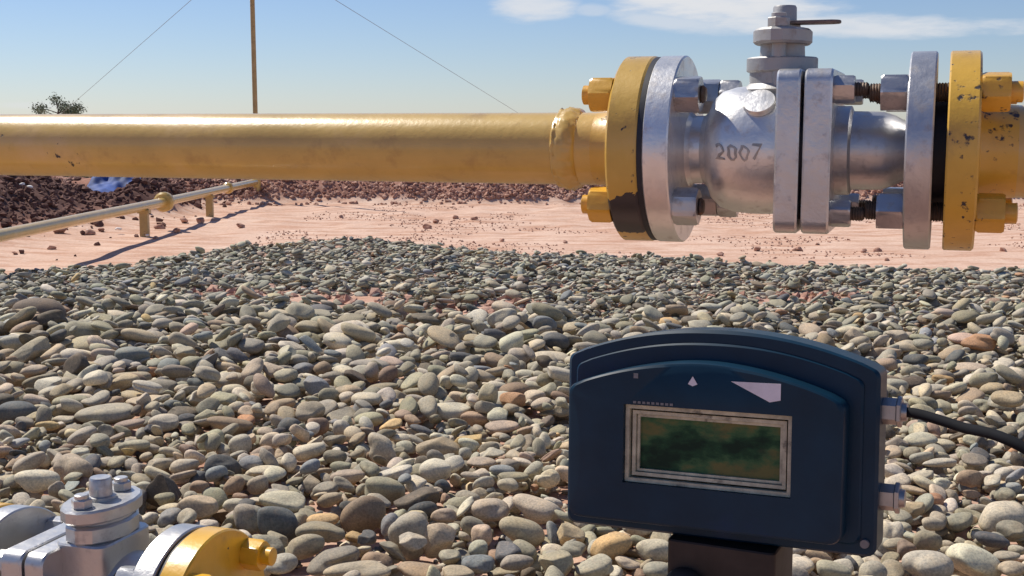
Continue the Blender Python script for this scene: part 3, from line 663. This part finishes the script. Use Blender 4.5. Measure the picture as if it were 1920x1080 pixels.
def build_valve(root, lever, mv, mf, ms, mn, low=False):
    """flanged two-piece ball valve; local coords as measured on the main run"""
    MB().lathe([(-.2232, RF - .0012), (-.222, RF), (-.2042, RF), (-.203, RF - .0012), (-.203, .044), (-.2025, .040), (-.1995, .030), (-.196, .0272), (-.188, .0272), (-.1835, .031), (-.180, .040), (-.1735, .0462), (-.163, .0495), (-.150, .0508), (-.136, .0508), (-.1250, .050)], 96).obj('body', mv, root, angle=28)
    # body joint plates, square with rounded corners, bolted at the corners
    for (a, c) in ((-.1248, -.1071), (-.1043, -.0840)):
        M = Matrix(((0, 0, 1, 0), (1, 0, 0, 0), (0, 1, 0, 0), (0, 0, 0, 1)))
        MB().prism(rrect(.0600, .0615, .010), a, c, .0015, M).obj('body_plate', mf, root, angle=30)
    MB().lathe([(-.1075, .054), (-.1040, .054)], 64).obj('joint_seal', M_gasket, root)
    ex = 0 if not low else -.022
    MB().lathe([(-.0842, .0345), (-.0840, .0345), (-.0742, .0345), (-.0735, .0338), (-.0722, .0305), (-.050, .0300), (-.041, .0270), (-.035, .0235), (-.0320, .0225), (-.0314 + ex, .040), (-.0314 + ex, RF - .0012), (-.0302 + ex, RF), (-.0134 + ex, RF), (-.0122 + ex, RF - .0012)][(5 if low else 0):], 96).obj('end_flange', M_flangeR if not low else mf, root, angle=28)
    for k in range(4):
        sy, sz = ((1, 1), (-1, 1), (-1, -1), (1, -1))[k]; y, z = .0445 * sy, .0460 * sz
        s_ = MB().lathe(stud(-.1240, -.0590, .0055), 18, o=(0, y, z)).obj('plate_bolt', M_stud, root, angle=60)
        hexnut(-.0840, -.0690, .0108, (y, z), .3 + k).obj('nut', mn, s_, angle=25)
    # bonnet with its round flange
    cx = -.1285 if not low else -.1400; ex = 0 if not low else -.022
    MB().lathe([(.030, .0285), (.044, .0280), (.0475, .0300), (.052, .0250), (.0605, .0250), (.0612, .0268), (.0620, .0275), (.0712, .0275), (.0722, .0265), (.0724, .0175), (.083, .0170)], 56, 'Z', (cx, 0, 0)).obj('bonnet', ms, root, angle=30) if not low else MB().prism([(.0255 * math.cos(2 * math.pi * i / 12), .0370 * math.sin(2 * math.pi * i / 12)) for i in range(12)], .0640, .0790, .0020, Matrix.Translation((cx, 0, 0))).prism([(.0225 * math.cos(2 * math.pi * i / 24), .0300 * math.sin(2 * math.pi * i / 24)) for i in range(24)], .0785, .0830, .0004, Matrix.Translation((cx, 0, 0))).prism(rrect(.0245, .0350, .010), .015, .0645, .0015, Matrix.Translation((cx, 0, 0))).obj('bonnet', ms, root, angle=30)
    bs = MB().lathe([(.0, .0001), (.0, .0125), (.0022, .0130), (.0045, .0120), (.0050, .0001)], 32, 'Z').obj('boss', mv, root, angle=50)
    bs.location = (-.1400, -.0352, .0352); bs.rotation_euler = (R(45), R(-6), 0)
    # gland flange: oval, long across the pipe
    ov = [((.0225 if not low else .0275) * math.cos(t), (.0375 if not low else .0415) * math.sin(t)) for t in [2 * math.pi * i / 16 + math.pi / 16 for i in range(16)]]
    g = MB().prism(ov, .0822, .0940, .0018, Matrix.Translation((cx, 0, 0))).obj('gland_flange', ms, root, angle=25)
    for sy in (-1, 1):
        gb = MB(); gb.lathe([(.0940, .0058), (.1045, .0058), (.1050, .0050)], 16, 'Z', (cx - .004 * sy * 0, .0265 * sy, 0))
        hx = [(.0085 * math.cos(R(60 * i + 20)), .0085 * math.sin(R(60 * i + 20))) for i in range(6)]
        gb.prism(hx, .0938, .1015, .0008, Matrix.Translation((cx, .0265 * sy, 0))); gb.obj('gland_bolt', mn if low else ms, root, angle=25)
        if not low: MB().lathe([(.0500, .0055), (.0825, .0055)], 14, 'Z', (cx, .0215 * sy, 0)).obj('gland_stud', ms, root)
    MB().lathe([(.0935, .0125), (.0968, .0125), (.0972, .0095), (.1105, .0092), (.1122, .0082)], 24, 'Z', (cx + .001, 0, 0)).obj('stem', ms if not low else mn, root, angle=30)
    if lever:
        MB().prism(rrect(.0225, .0095, .0085, 5), .0974, .0998, .0005, Matrix.Translation((cx + .022, -.004, 0))).obj('lever_stub', M_rust, root)
    else: pass

# left yellow pipe (thing)
pl = empty('gas_pipe', run_loc, -TH)
tag(pl, 'long yellow gas pipe crossing the left half, ending in a dark-chipped yellow flange', 'pipe')
mb = MB(); mb.tube([(-.270, 0, 0), (-.6, 0, 0), (-1.2, 0, 0), (-2.2, 0, 0)] + fan((-2.4, 0, 0), (-1, 0, 0), (0, 0, -1), r=.09)[0:] + [(-2.4, 0, -.72)], .0301, 64); mb.obj('pipe', M_pipe, pl, angle=40)
MB().lathe([(-.278, .0300), (-.262, .0312), (-.2535, .036), (-.2525, .040), (-.2525, RF - .0025), (-.2505, RF), (-.2292, RF), (-.2272, RF - .0012), (-.2272, .02)], 96).obj('flange', M_yflange, pl, angle=28)
MB().lathe([(-.3110, .0300), (-.3100, .0318), (-.3085, .0328), (-.3070, .0324), (-.3050, .0334), (-.3030, .0342), (-.3005, .0338), (-.2985, .0343), (-.2960, .0332), (-.2935, .0326), (-.2915, .0312), (-.2900, .0300)], 120, jit=.0011).obj('weld_collar', M_pipe, pl, angle=70)
# right pipe
pr_ = empty('gas_pipe', run_loc, -TH)
tag(pr_, 'yellow pipe stub at the right edge behind a pitted yellow end flange', 'pipe')
MB().lathe([(-.0034, .02), (-.0034, RF - .0012), (-.0022, RF), (.0172, RF), (.0188, RF - .0016), (.0188, .043), (.020, .0385), (.030, .0352), (.046, .0345)], 96).obj('flange', M_yflange2, pr_, angle=28)
mb = MB(); mb.tube([(.045, 0, 0), (.4, 0, 0)] + fan((.85, 0, 0), (1, 0, 0), (0, 0, -1), r=.1) + [(.85, 0, -.72)], .0344, 64); mb.obj('pipe', M_pipe, pr_, angle=40)
# the valve (thing)
v1 = empty('ball_valve', run_loc, -TH)
tag(v1, 'large silver flanged ball valve joined between the two yellow pipes', 'valve')
build_valve(v1, True, M_silver, M_flange, M_stem, M_nut)
MB().lathe([(-.2272, .0745), (-.2232, .0745)], 96).obj('gasket', M_gasket, v1)
MB().lathe([(-.0122, .0500), (-.0034, .0500)], 96).obj('gasket', M_gasket, v1)
bolts(v1, -.2525, -.203, .0185, .0190, .0065, .0040, M_nuty, M_nut, turns=(.55, .45, .75, .15), dev=.026)
bolts(v1, -.0314, .0188, .0190, .0195, .0085, .0080, M_nut, M_nuty, turns=(.5, .52, .5, .54))
cu = bpy.data.curves.new('lettering', 'FONT'); cu.body = '2007'; cu.size = .0175; cu.extrude = .0012; cu.space_character = 1.08; cu.resolution_u = 3
to = bpy.data.objects.new('tmp', cu); C.objects.link(to); bpy.context.view_layer.update()
me = bpy.data.meshes.new_from_object(to.evaluated_get(bpy.context.evaluated_depsgraph_get())); bpy.data.objects.remove(to)
lo = link_mesh('lettering', me, M_letter, v1); lo.location = (-.1720, -.0502, -.0065); lo.rotation_euler = (R(90), 0, R(0)); lo['label'] = 'raised cast digits 2007'
# wrap the digits round the body
Rb_ = .0508
for v in me.vertices:
    v.co.x += .0006 * math.sin(v.co.y * 900 + v.co.x * 310); v.co.y += .0007 * math.sin(v.co.x * 700) - .0008 * (int(v.co.x / .0125) % 2)
    zz = v.co.y - .0065; xx = v.co.x - .1720; rl = float(np.interp(xx, (-.1735, -.163, -.150, -.136, -.125), (.0462, .0495, .0508, .0508, .050)))
    v.co.z = math.sqrt(max(1e-6, rl * rl - zz * zz)) - .0502 + (.0010 if v.co.z > 0 else -.001)

# ------------------------------------------------------------ low valve in the lower left corner
LD = Vector((.95, -.31, 0)).normalized(); lr = math.atan2(LD.y, LD.x)
pc = at_y(385, 1162, .98)            # centre of its yellow flange
SH = .235                               # yellow flange centre along the rotated valve axis
v2 = empty('ball_valve', tuple(Vector(pc) - LD * SH), lr + math.pi)
tag(v2, 'low light grey ball valve cut off by the lower left corner', 'valve')
build_valve(v2, False, M_lowv, M_lowv, M_lowv, M_lowv, low=True)
MB().lathe([(-.2275, .0725), (-.2232, .0725)], 80).obj('gasket', M_gasket, v2)
MB().lathe([(-.0342, .0725), (-.0310, .0725)], 80).obj('gasket', M_gasket, v2)
p2 = empty('gas_pipe', v2.location, lr + math.pi)
tag(p2, 'low yellow pipe with bright yellow flange at the bottom left, right of the low valve', 'pipe')
MB().lathe([(-.2275, .02), (-.2275, RF - .0012), (-.2285, RF), (-.2480, RF), (-.2495, RF - .0014), (-.2495, .040), (-.2510, .0355), (-.262, .0305)], 96).obj('flange', M_yblank, p2, angle=28)
mb = MB(); mb.tube([(-.261, 0, 0), (-.30, 0, 0)] + fan((-.42, 0, 0), (-1, 0, 0), (0, 0, -1), r=.06) + [(-.42, 0, -.40)], .0300, 48); mb.obj('pipe', M_yblank, p2, angle=40)
p3 = empty('gas_pipe', v2.location, lr + math.pi)
tag(p3, 'yellow flange rim at the left edge, behind the grey flange of the low valve', 'pipe')
MB().lathe([(-.0310, .02), (-.0310, RF - .0012), (-.0298, RF), (-.0095, RF), (-.0080, RF - .0012), (-.0080, .04), (.006, .0302)], 96).obj('flange', M_yblank, p3, angle=28)
mb = MB(); mb.tube([(.005, 0, 0), (.3, 0, 0)] + fan((.75, 0, 0), (1, 0, 0), (0, 0, -1), r=.08) + [(.75, 0, -.42)], .0300, 48); mb.obj('pipe', M_yblank, p3, angle=40)
bolts(v2, -.2495, -.203, .0165, .0150, .0085, .0060, M_yblank, M_lowv, rn=.0135, turns=(.5, .2, .6, .1))
bolts(v2, -.0534, -.0080, .0150, .0165, .0060, .0060, M_lowv, M_yblank, rn=.0135)

# ------------------------------------------------------------ display box on its post
BW, BH = .100, .057
yaw, til, roll = R(24.8), R(4.8), R(1.4)
u = Vector((math.cos(yaw), -math.sin(yaw), 0)); nn = Vector((-math.sin(yaw), -math.cos(yaw), 0)); vv = Vector((0, 0, 1))
v2_ = vv * math.cos(til) - nn * math.sin(til); n2_ = nn * math.cos(til) + vv * math.sin(til)
u3 = u * math.cos(roll) + v2_ * math.sin(roll); v3 = -u * math.sin(roll) + v2_ * math.cos(roll)
bc = Vector((.1276, .7653, .4464))
Mb = Matrix(((u3.x, v3.x, n2_.x, bc.x), (u3.y, v3.y, n2_.y, bc.y), (u3.z, v3.z, n2_.z, bc.z), (0, 0, 0, 1)))
box = empty('display_box'); box.matrix_world = Mb      # local: x right, y up, z towards the camera
tag(box, 'dark navy instrument box with arched top and green display window, on a post', 'display box')
def arch(l, r, bt, tp, rise, rc=.006, n=28, skew=0.0):
    """flat bottom, straight sides, arched top"""
    P = []
    for i in range(5):
        t = R(180 + 90 * i / 4); P.append((l + rc + rc * math.cos(t), bt + rc + rc * math.sin(t)))
    for i in range(5):
        t = R(270 + 90 * i / 4); P.append((r - rc + rc * math.cos(t), bt + rc + rc * math.sin(t)))
    for i in range(5):
        t = R(0 + 60 * i / 4); P.append((r - rc + rc * math.cos(t), tp - rc + rc * math.sin(t)))
    x0, x1 = r - rc * .6, l + rc * .6
    for i in range(1, n):
        k = i / n; x = x0 + (x1 - x0) * k; P.append((x, tp + rise * (1 - abs(2 * k - 1) ** 2.05)))
    for i in range(5):
        t = R(120 + 60 * i / 4); P.append((l + rc + rc * math.cos(t), tp - rc + rc * math.sin(t)))
    return P
MB().prism(arch(-BW, BW, -BH, BH, .0185), -.030, 0, .0022).obj('case', M_box, box, angle=24)
MB().prism(arch(-BW + .006, BW - .009, -BH + .007, BH - .006, .0165), -.001, .0020, .0016).obj('lid', M_box, box, angle=24)
# raised cover with the window cut through it
outer = arch(-BW + .010, BW - .020, -BH + .011, BH - .0185, .0150, .007)
wl, wr, wb, wt = -.0545, .0520, -.0225, .0275
def ring_prism(outer, inner, z0, z1, bev, name, m_, parent, ib=0.0):
    """plate with a rectangular opening"""
    bm = bmesh.new(); co_ = [bm.verts.new((p[0], p[1], z1)) for p in outer]; ci = [bm.verts.new((p[0], p[1], z1)) for p in inner]
    eo = [bm.edges.new((co_[i], co_[(i + 1) % len(co_)])) for i in range(len(co_))]; ei = [bm.edges.new((ci[i], ci[(i + 1) % len(ci)])) for i in range(len(ci))]
    bmesh.ops.triangle_fill(bm, use_beauty=True, use_dissolve=False, edges=eo + ei)
    for f in bm.faces:
        if f.normal.z < 0: f.normal_flip()
    n = len(outer); cx = sum(p[0] for p in outer) / n; cy = sum(p[1] for p in outer) / n
    lo_, hi = [], co_
    for z, k in ((z1 - bev * .35, bev * .7), (z1 - bev, bev), (z0, bev)):
        row = []
        for p in outer:
            d = Vector((p[0] - cx, p[1] - cy)); L = d.length; q = d * ((L + k) / L); row.append(bm.verts.new((cx + q.x, cy + q.y, z)))
        for i in range(n):
            j = (i + 1) % n; bm.faces.new((hi[i], row[i], row[j], hi[j]))
        hi = row
    row = [bm.verts.new((p[0], p[1], z0)) for p in inner]; m2 = len(inner)
    for i in range(m2):
        j = (i + 1) % m2; bm.faces.new((ci[i], ci[j], row[j], row[i]))
    bmesh.ops.recalc_face_normals(bm, faces=bm.faces[:])
    me = bpy.data.meshes.new(name); bm.to_mesh(me); bm.free(); me.shade_smooth(); me.set_sharp_from_angle(angle=R(30)); return link_mesh(name, me, m_, parent)
win = [(wl, wb), (wr, wb), (wr, wt), (wl, wt)]
ring_prism(outer, win, .0015, .0185, .0030, 'cover', M_boxf, box)
fr = MB()
# window frame: stepped beige mouldings sunk in the opening
def rect_ring(mb, l, r, b0, t0, wd, z0, z1):
    for (a, c, d, e) in ((l, b0, r, b0 + wd), (l, t0 - wd, r, t0), (l, b0 + wd, l + wd, t0 - wd), (r - wd, b0 + wd, r, t0 - wd)):
        mb.prism([(a, c), (d, c), (d, e), (a, e)], z0, z1, 0)
rect_ring(fr, wl + .0003, wr - .0003, wb + .0003, wt - .0003, .0026, .0062, .0150)
rect_ring(fr, wl + .0042, wr - .0042, wb + .0042, wt - .0042, .0022, .0062, .0125)
rect_ring(fr, wl + .0068, wr - .0068, wb + .0068, wt - .0068, .0016, .0062, .0105)
fr.obj('window_frame', M_frame, box, smooth=False)
MB().prism([(wl + .0085, wb + .0085), (wr - .0085, wb + .0085), (wr - .0085, wt - .0085), (wl + .0085, wt - .0085)], .0062, .0085, 0).obj('screen', M_lcd, box, smooth=False)
zf = .0186
MB().prism([(.0145, .0462), (.0450, .0465), (.0450, .0365), (.0385, .0350)], zf, zf + .0005, 0).obj('sticker', M_mark, box, smooth=False)
MB().prism([(-.0480, .0475), (-.0450, .0475), (-.0450, .0444), (-.0480, .0444)], zf, zf + .0005, 0).obj('marking', M_dim, box, smooth=False)
dm = MB(); dm.prism([(-.0125, .0430), (-.0095, .0417), (-.0065, .0430), (-.0095, .0478)], zf, zf + .0006, 0); dm.obj('marking', M_mark, box, smooth=False)
tm = MB()
for i in range(9): tm.prism([(-.0480 + i * .0030, .0285), (-.0480 + i * .0030 + .0020, .0285), (-.0480 + i * .0030 + .0020, .0300), (-.0480 + i * .0030, .0300)], zf, zf + .0004, 0)
tm.obj('marking', M_dim, box, smooth=False)
for (sx, sy) in ((BW - .0065, -BH + .0085),):
    sw = MB().lathe([(.0010, .0028), (.0030, .0026)], 16, 'Z', (sx - .0105 * 0, sy, 0)).obj('screw', M_dim, box)
for yy in (.0300, -.0225):
    g = MB(); hx = [(.0082 * math.cos(R(60 * i)), .0082 * math.sin(R(60 * i))) for i in range(6)]
    Mg = Matrix(((0, 0, 1, 0), (1, 0, 0, yy), (0, 1, 0, -.016), (0, 0, 0, 1)))
    g.prism(hx, BW - .003, BW + .0095, .0006, Mg); hx2 = [(.0096 * math.cos(R(60 * i)), .0096 * math.sin(R(60 * i))) for i in range(6)]
    g.prism(hx2, BW + .0080, BW + .0110, .0006, Mg); g.lathe([(BW + .0105, .0060), (BW + .014, .0052)], 16, 'X', (0, yy, -.016)); g.obj('cable_gland', M_chrome, box, angle=25)
# post: square column with a dark domed nuts at its top plate
bpz = bc - v3 * BH
post = MB(); pw = .0345
loc_inv = Mb.inverted()
P0 = bc + u3 * .0085 - n2_ * .014
post_o = empty('post', (P0.x, P0.y, 0), -yaw)
tag(post_o, 'dark brown black square post holding up the display box', 'post')
MB().prism(rrect(pw, .028, .004), -.05, P0.z - BH + .0005, .001).obj('column', M_post, post_o, angle=30)
for (dx, dz, rr) in ((-.0215, .0, .014), (.012, -.006, .0135)):
    k = MB().lathe([(0, rr), (.006, rr), (.011, rr * .75), (.0135, rr * .3), (.014, .0003)], 24, 'Z').obj('domed_cap', M_post, post_o, angle=50)
    k.location = (dx, -.028, P0.z - BH - .030 + dz); k.rotation_euler = (R(90), 0, 0)
# cable
g0 = Mb @ Vector((BW + .012, .0300, -.016)); 
q1 = at_y(1725, 777, g0.y - .010); q2 = at_y(1800, 800, g0.y - .035); q3 = at_y(1935, 848, g0.y - .085)
pts = [g0, Vector(q1), Vector(q2), Vector(q3), Vector(q3) + Vector((.09, -.03, -.06)), Vector(q3) + Vector((.16, -.02, -.16)), Vector(q3) + Vector((.19, .02, -.30)), Vector((q3[0] + .22, q3[1] + .1, .03)), Vector((q3[0] + .5, q3[1] + .3, .03))]
def catmull(P, n=10):
    out = []
    for i in range(len(P) - 1):
        a, b_, c, d = P[max(i - 1, 0)], P[i], P[i + 1], P[min(i + 2, len(P) - 1)]
        for k in range(n):
            t = k / n; out.append(.5 * ((2 * b_) + (c - a) * t + (2 * a - 5 * b_ + 4 * c - d) * t * t + (3 * b_ - a - 3 * c + d) * t ** 3))
    return out + [P[-1]]
cb = MB().tube(catmull(pts), .0031, 16).obj('cable', M_cable); tag(cb, 'black cable running from the display box down to the right', 'cable')

# ------------------------------------------------------------ low pipeline in the background
PX, PR = -2.17, .028
bl = empty('pipeline', (PX, 0, 0)); tag(bl, 'thin yellow pipeline running away over the sand on short posts', 'pipeline')
def zline(y): return float(np.interp(y, (3, 5.28, 7.5, 10.6), (.182, .180, .168, .162)))
MB().tube([(0, y, zline(y)) for y in np.linspace(2.2, 10.55, 24)], PR, 28).obj('pipe', M_pipe, bl)
for yy in (7.35, 8.95):
    s_ = MB(); s_.prism(rrect(.024, .024, .004, 3), -.03, zline(yy) - PR - .010, .001); s_.prism(rrect(.034, .030, .004, 3), zline(yy) - PR - .013, zline(yy) - PR + .006, .001)
    so_ = s_.obj('support_post', M_oldy, bl, angle=30, loc=(0, yy, 0))
s_ = MB(); s_.prism(rrect(.022, .022, .004, 3), -.03, zline(4.6) - PR + .003, .001); s_.obj('support_post', M_oldy, bl, loc=(0, 4.6, 0))
for yy, rr, ln in ((7.78, .062, .03), (9.55, .043, .03)):
    fl = MB(); fl.lathe([(yy - ln, PR), (yy - ln, rr * .8), (yy - ln * .55, rr), (yy - .004, rr), (yy - .002, rr * .9), (yy + .002, rr * .9), (yy + .004, rr), (yy + ln * .55, rr), (yy + ln, rr * .8), (yy + ln, PR)], 20, 'Y', (0, 0, zline(yy))); fl.obj('coupling', M_pipe, bl, angle=30)
pole = empty('vent_pole', (at_y(480, 380, 10.55)[0], 10.62, 0)); tag(pole, 'tall thin yellow brown pole rising into the sky behind the pipe', 'pole')
MB().lathe([(-.05, .021), (2.05, .0195), (2.14, .0195)], 20, 'Z').obj('pole_tube', M_oldy, pole)
MB().lathe([(.0, .030), (.22, .030), (.225, .022)], 20, 'Z').obj('base_sleeve', M_pipe, pole, angle=30)
MB().lathe([(2.085, .0205), (2.090, .028), (2.105, .028), (2.11, .0205)], 20, 'Z').obj('wire_collar', M_nut, pole, angle=30)
topp = Vector((pole.location.x, pole.location.y, 2.098))
for (ax_, ay_, lb) in ((16, 300, 'thin grey guy wire from the pole down to the left'), (1114, 300, 'thin grey guy wire from the pole down to the right')):
    e_ = Vector(on_z(ax_, ay_, 0.0)[0]); o = MB().tube([topp + (e_ - topp).normalized() * .025, e_], .0022, 6).obj('guy_wire', M_wire); tag(o, lb, 'wire', 'guy wires of the tall pole')

# blue tarp in the notch between the heaps
tc_ = at_y(216, 343, 10.5); n_ = 40; Vt = []; Ft = []
for j in range(n_):
    for i in range(n_):
        x = tc_[0] + (i / (n_ - 1) - .5) * .40; y = 10.22 + .75 * j / (n_ - 1)
        z = float(ground_h(x, y)) + .06 + .045 * float(vnoise(np.array(x), np.array(y), .05, 31)) + .05 * float(vnoise(np.array(x), np.array(y), .13, 32)) + .030 * (j / n_)
        Vt.append((x, y, z))
Ft = [(j * n_ + i, j * n_ + i + 1, (j + 1) * n_ + i + 1, (j + 1) * n_ + i) for j in range(n_ - 1) for i in range(n_ - 1)]
tp_ = raw('tarp', Vt, Ft, M_tarp, None, True, 30); sm = tp_.modifiers.new('solid', 'SOLIDIFY'); sm.thickness = .004
tag(tp_, 'crumpled blue and white plastic tarp between the two soil heaps', 'tarp')

# dark grass strip beyond the bank, scrub, small tree
def blades(n, f, hmin, hmax, w, seed):
    r = np.random.default_rng(seed); VV = []; TT = []
    for i in range(n):
        x, y = f(r); h = r.uniform(hmin, hmax); a = r.uniform(0, 6.3); dx, dy = math.cos(a) * w, math.sin(a) * w; lx, ly = r.normal() * h * .25, r.normal() * h * .25; z0 = float(ground_h(x, y)) * (1 if y < 15 else 0) - .01
        VV += [(x - dx, y - dy, z0), (x + dx, y + dy, z0), (x + lx, y + ly, z0 + h)]; TT.append((3 * i, 3 * i + 1, 3 * i + 2))
    return np.array(VV), np.array(TT)
Vg, Tg = blades(9000, lambda r: (r.uniform(-6.5, -3.0), r.uniform(13.9, 18)), .06, .20, .006, 5)
g_ = big('grass', Vg, Tg, M_grass, False); tag(g_, 'dark green grass strip just beyond the red bank', 'grass', kind='stuff')
def scr(r):
    x = r.uniform(-80, 90); return x, r.uniform(85, 105)
Vg, Tg = blades(14000, scr, .3, 1.05, .22, 6)
g2 = big('scrub', Vg, Tg, M_grass, False); tag(g2, 'far low scrub along the horizon', 'scrub', kind='stuff')
def small_tree(X, Y, H, crownw, label, seed, leaves=2600):
    r = np.random.default_rng(seed); tr = empty('tree', (X, Y, 0)); tag(tr, label, 'tree')
    tk = MB(); tk.tube([(0, 0, -.1), (.04, 0, H * .25), (-.05, .02, H * .5), (.02, 0, H * .72)], [.10, .08, .06, .03], 10); tips = []
    for i in range(11):
        a = r.uniform(0, 6.3); z0 = H * r.uniform(.35, .7); L = crownw * r.uniform(.5, 1.0) / 2; e = np.array([math.cos(a) * L, math.sin(a) * L, min(H * .98, z0 + r.uniform(.25, .6) * H * .5)])
        mid = e * .5 + np.array([0, 0, z0 * .5 + .05]); tk.tube([(0, 0, z0), tuple(mid), tuple(e)], [.03, .02, .008], 6); tips += [e, mid * .3 + e * .7]
    tk.obj('trunk', M_bark, tr)
    VV = []; TT = []
    for i in range(leaves):
        c = tips[r.integers(len(tips))] + r.normal(size=3) * np.array([.16, .16, .13]) * crownw / 2.3; s_ = r.uniform(.025, .055) * crownw / 2.3
        q = r.normal(size=(3, 3)); q /= np.linalg.norm(q, axis=1)[:, None]; b0 = len(VV); VV += [c + q[0] * s_, c + q[1] * s_, c - q[0] * s_, c - q[1] * s_]; TT.append((b0, b0 + 1, b0 + 2, b0 + 3))
    big('crown', np.array(VV), np.array(TT), M_leaf, False, parent=tr)
tp = at_y(108, 183, 62); small_tree(tp[0], 62, tp[2], 2.4, 'small sparse green tree showing above the pipe at the far left', 8)
tot = len(stones); print('stones', tot, 'singles', len(singles))
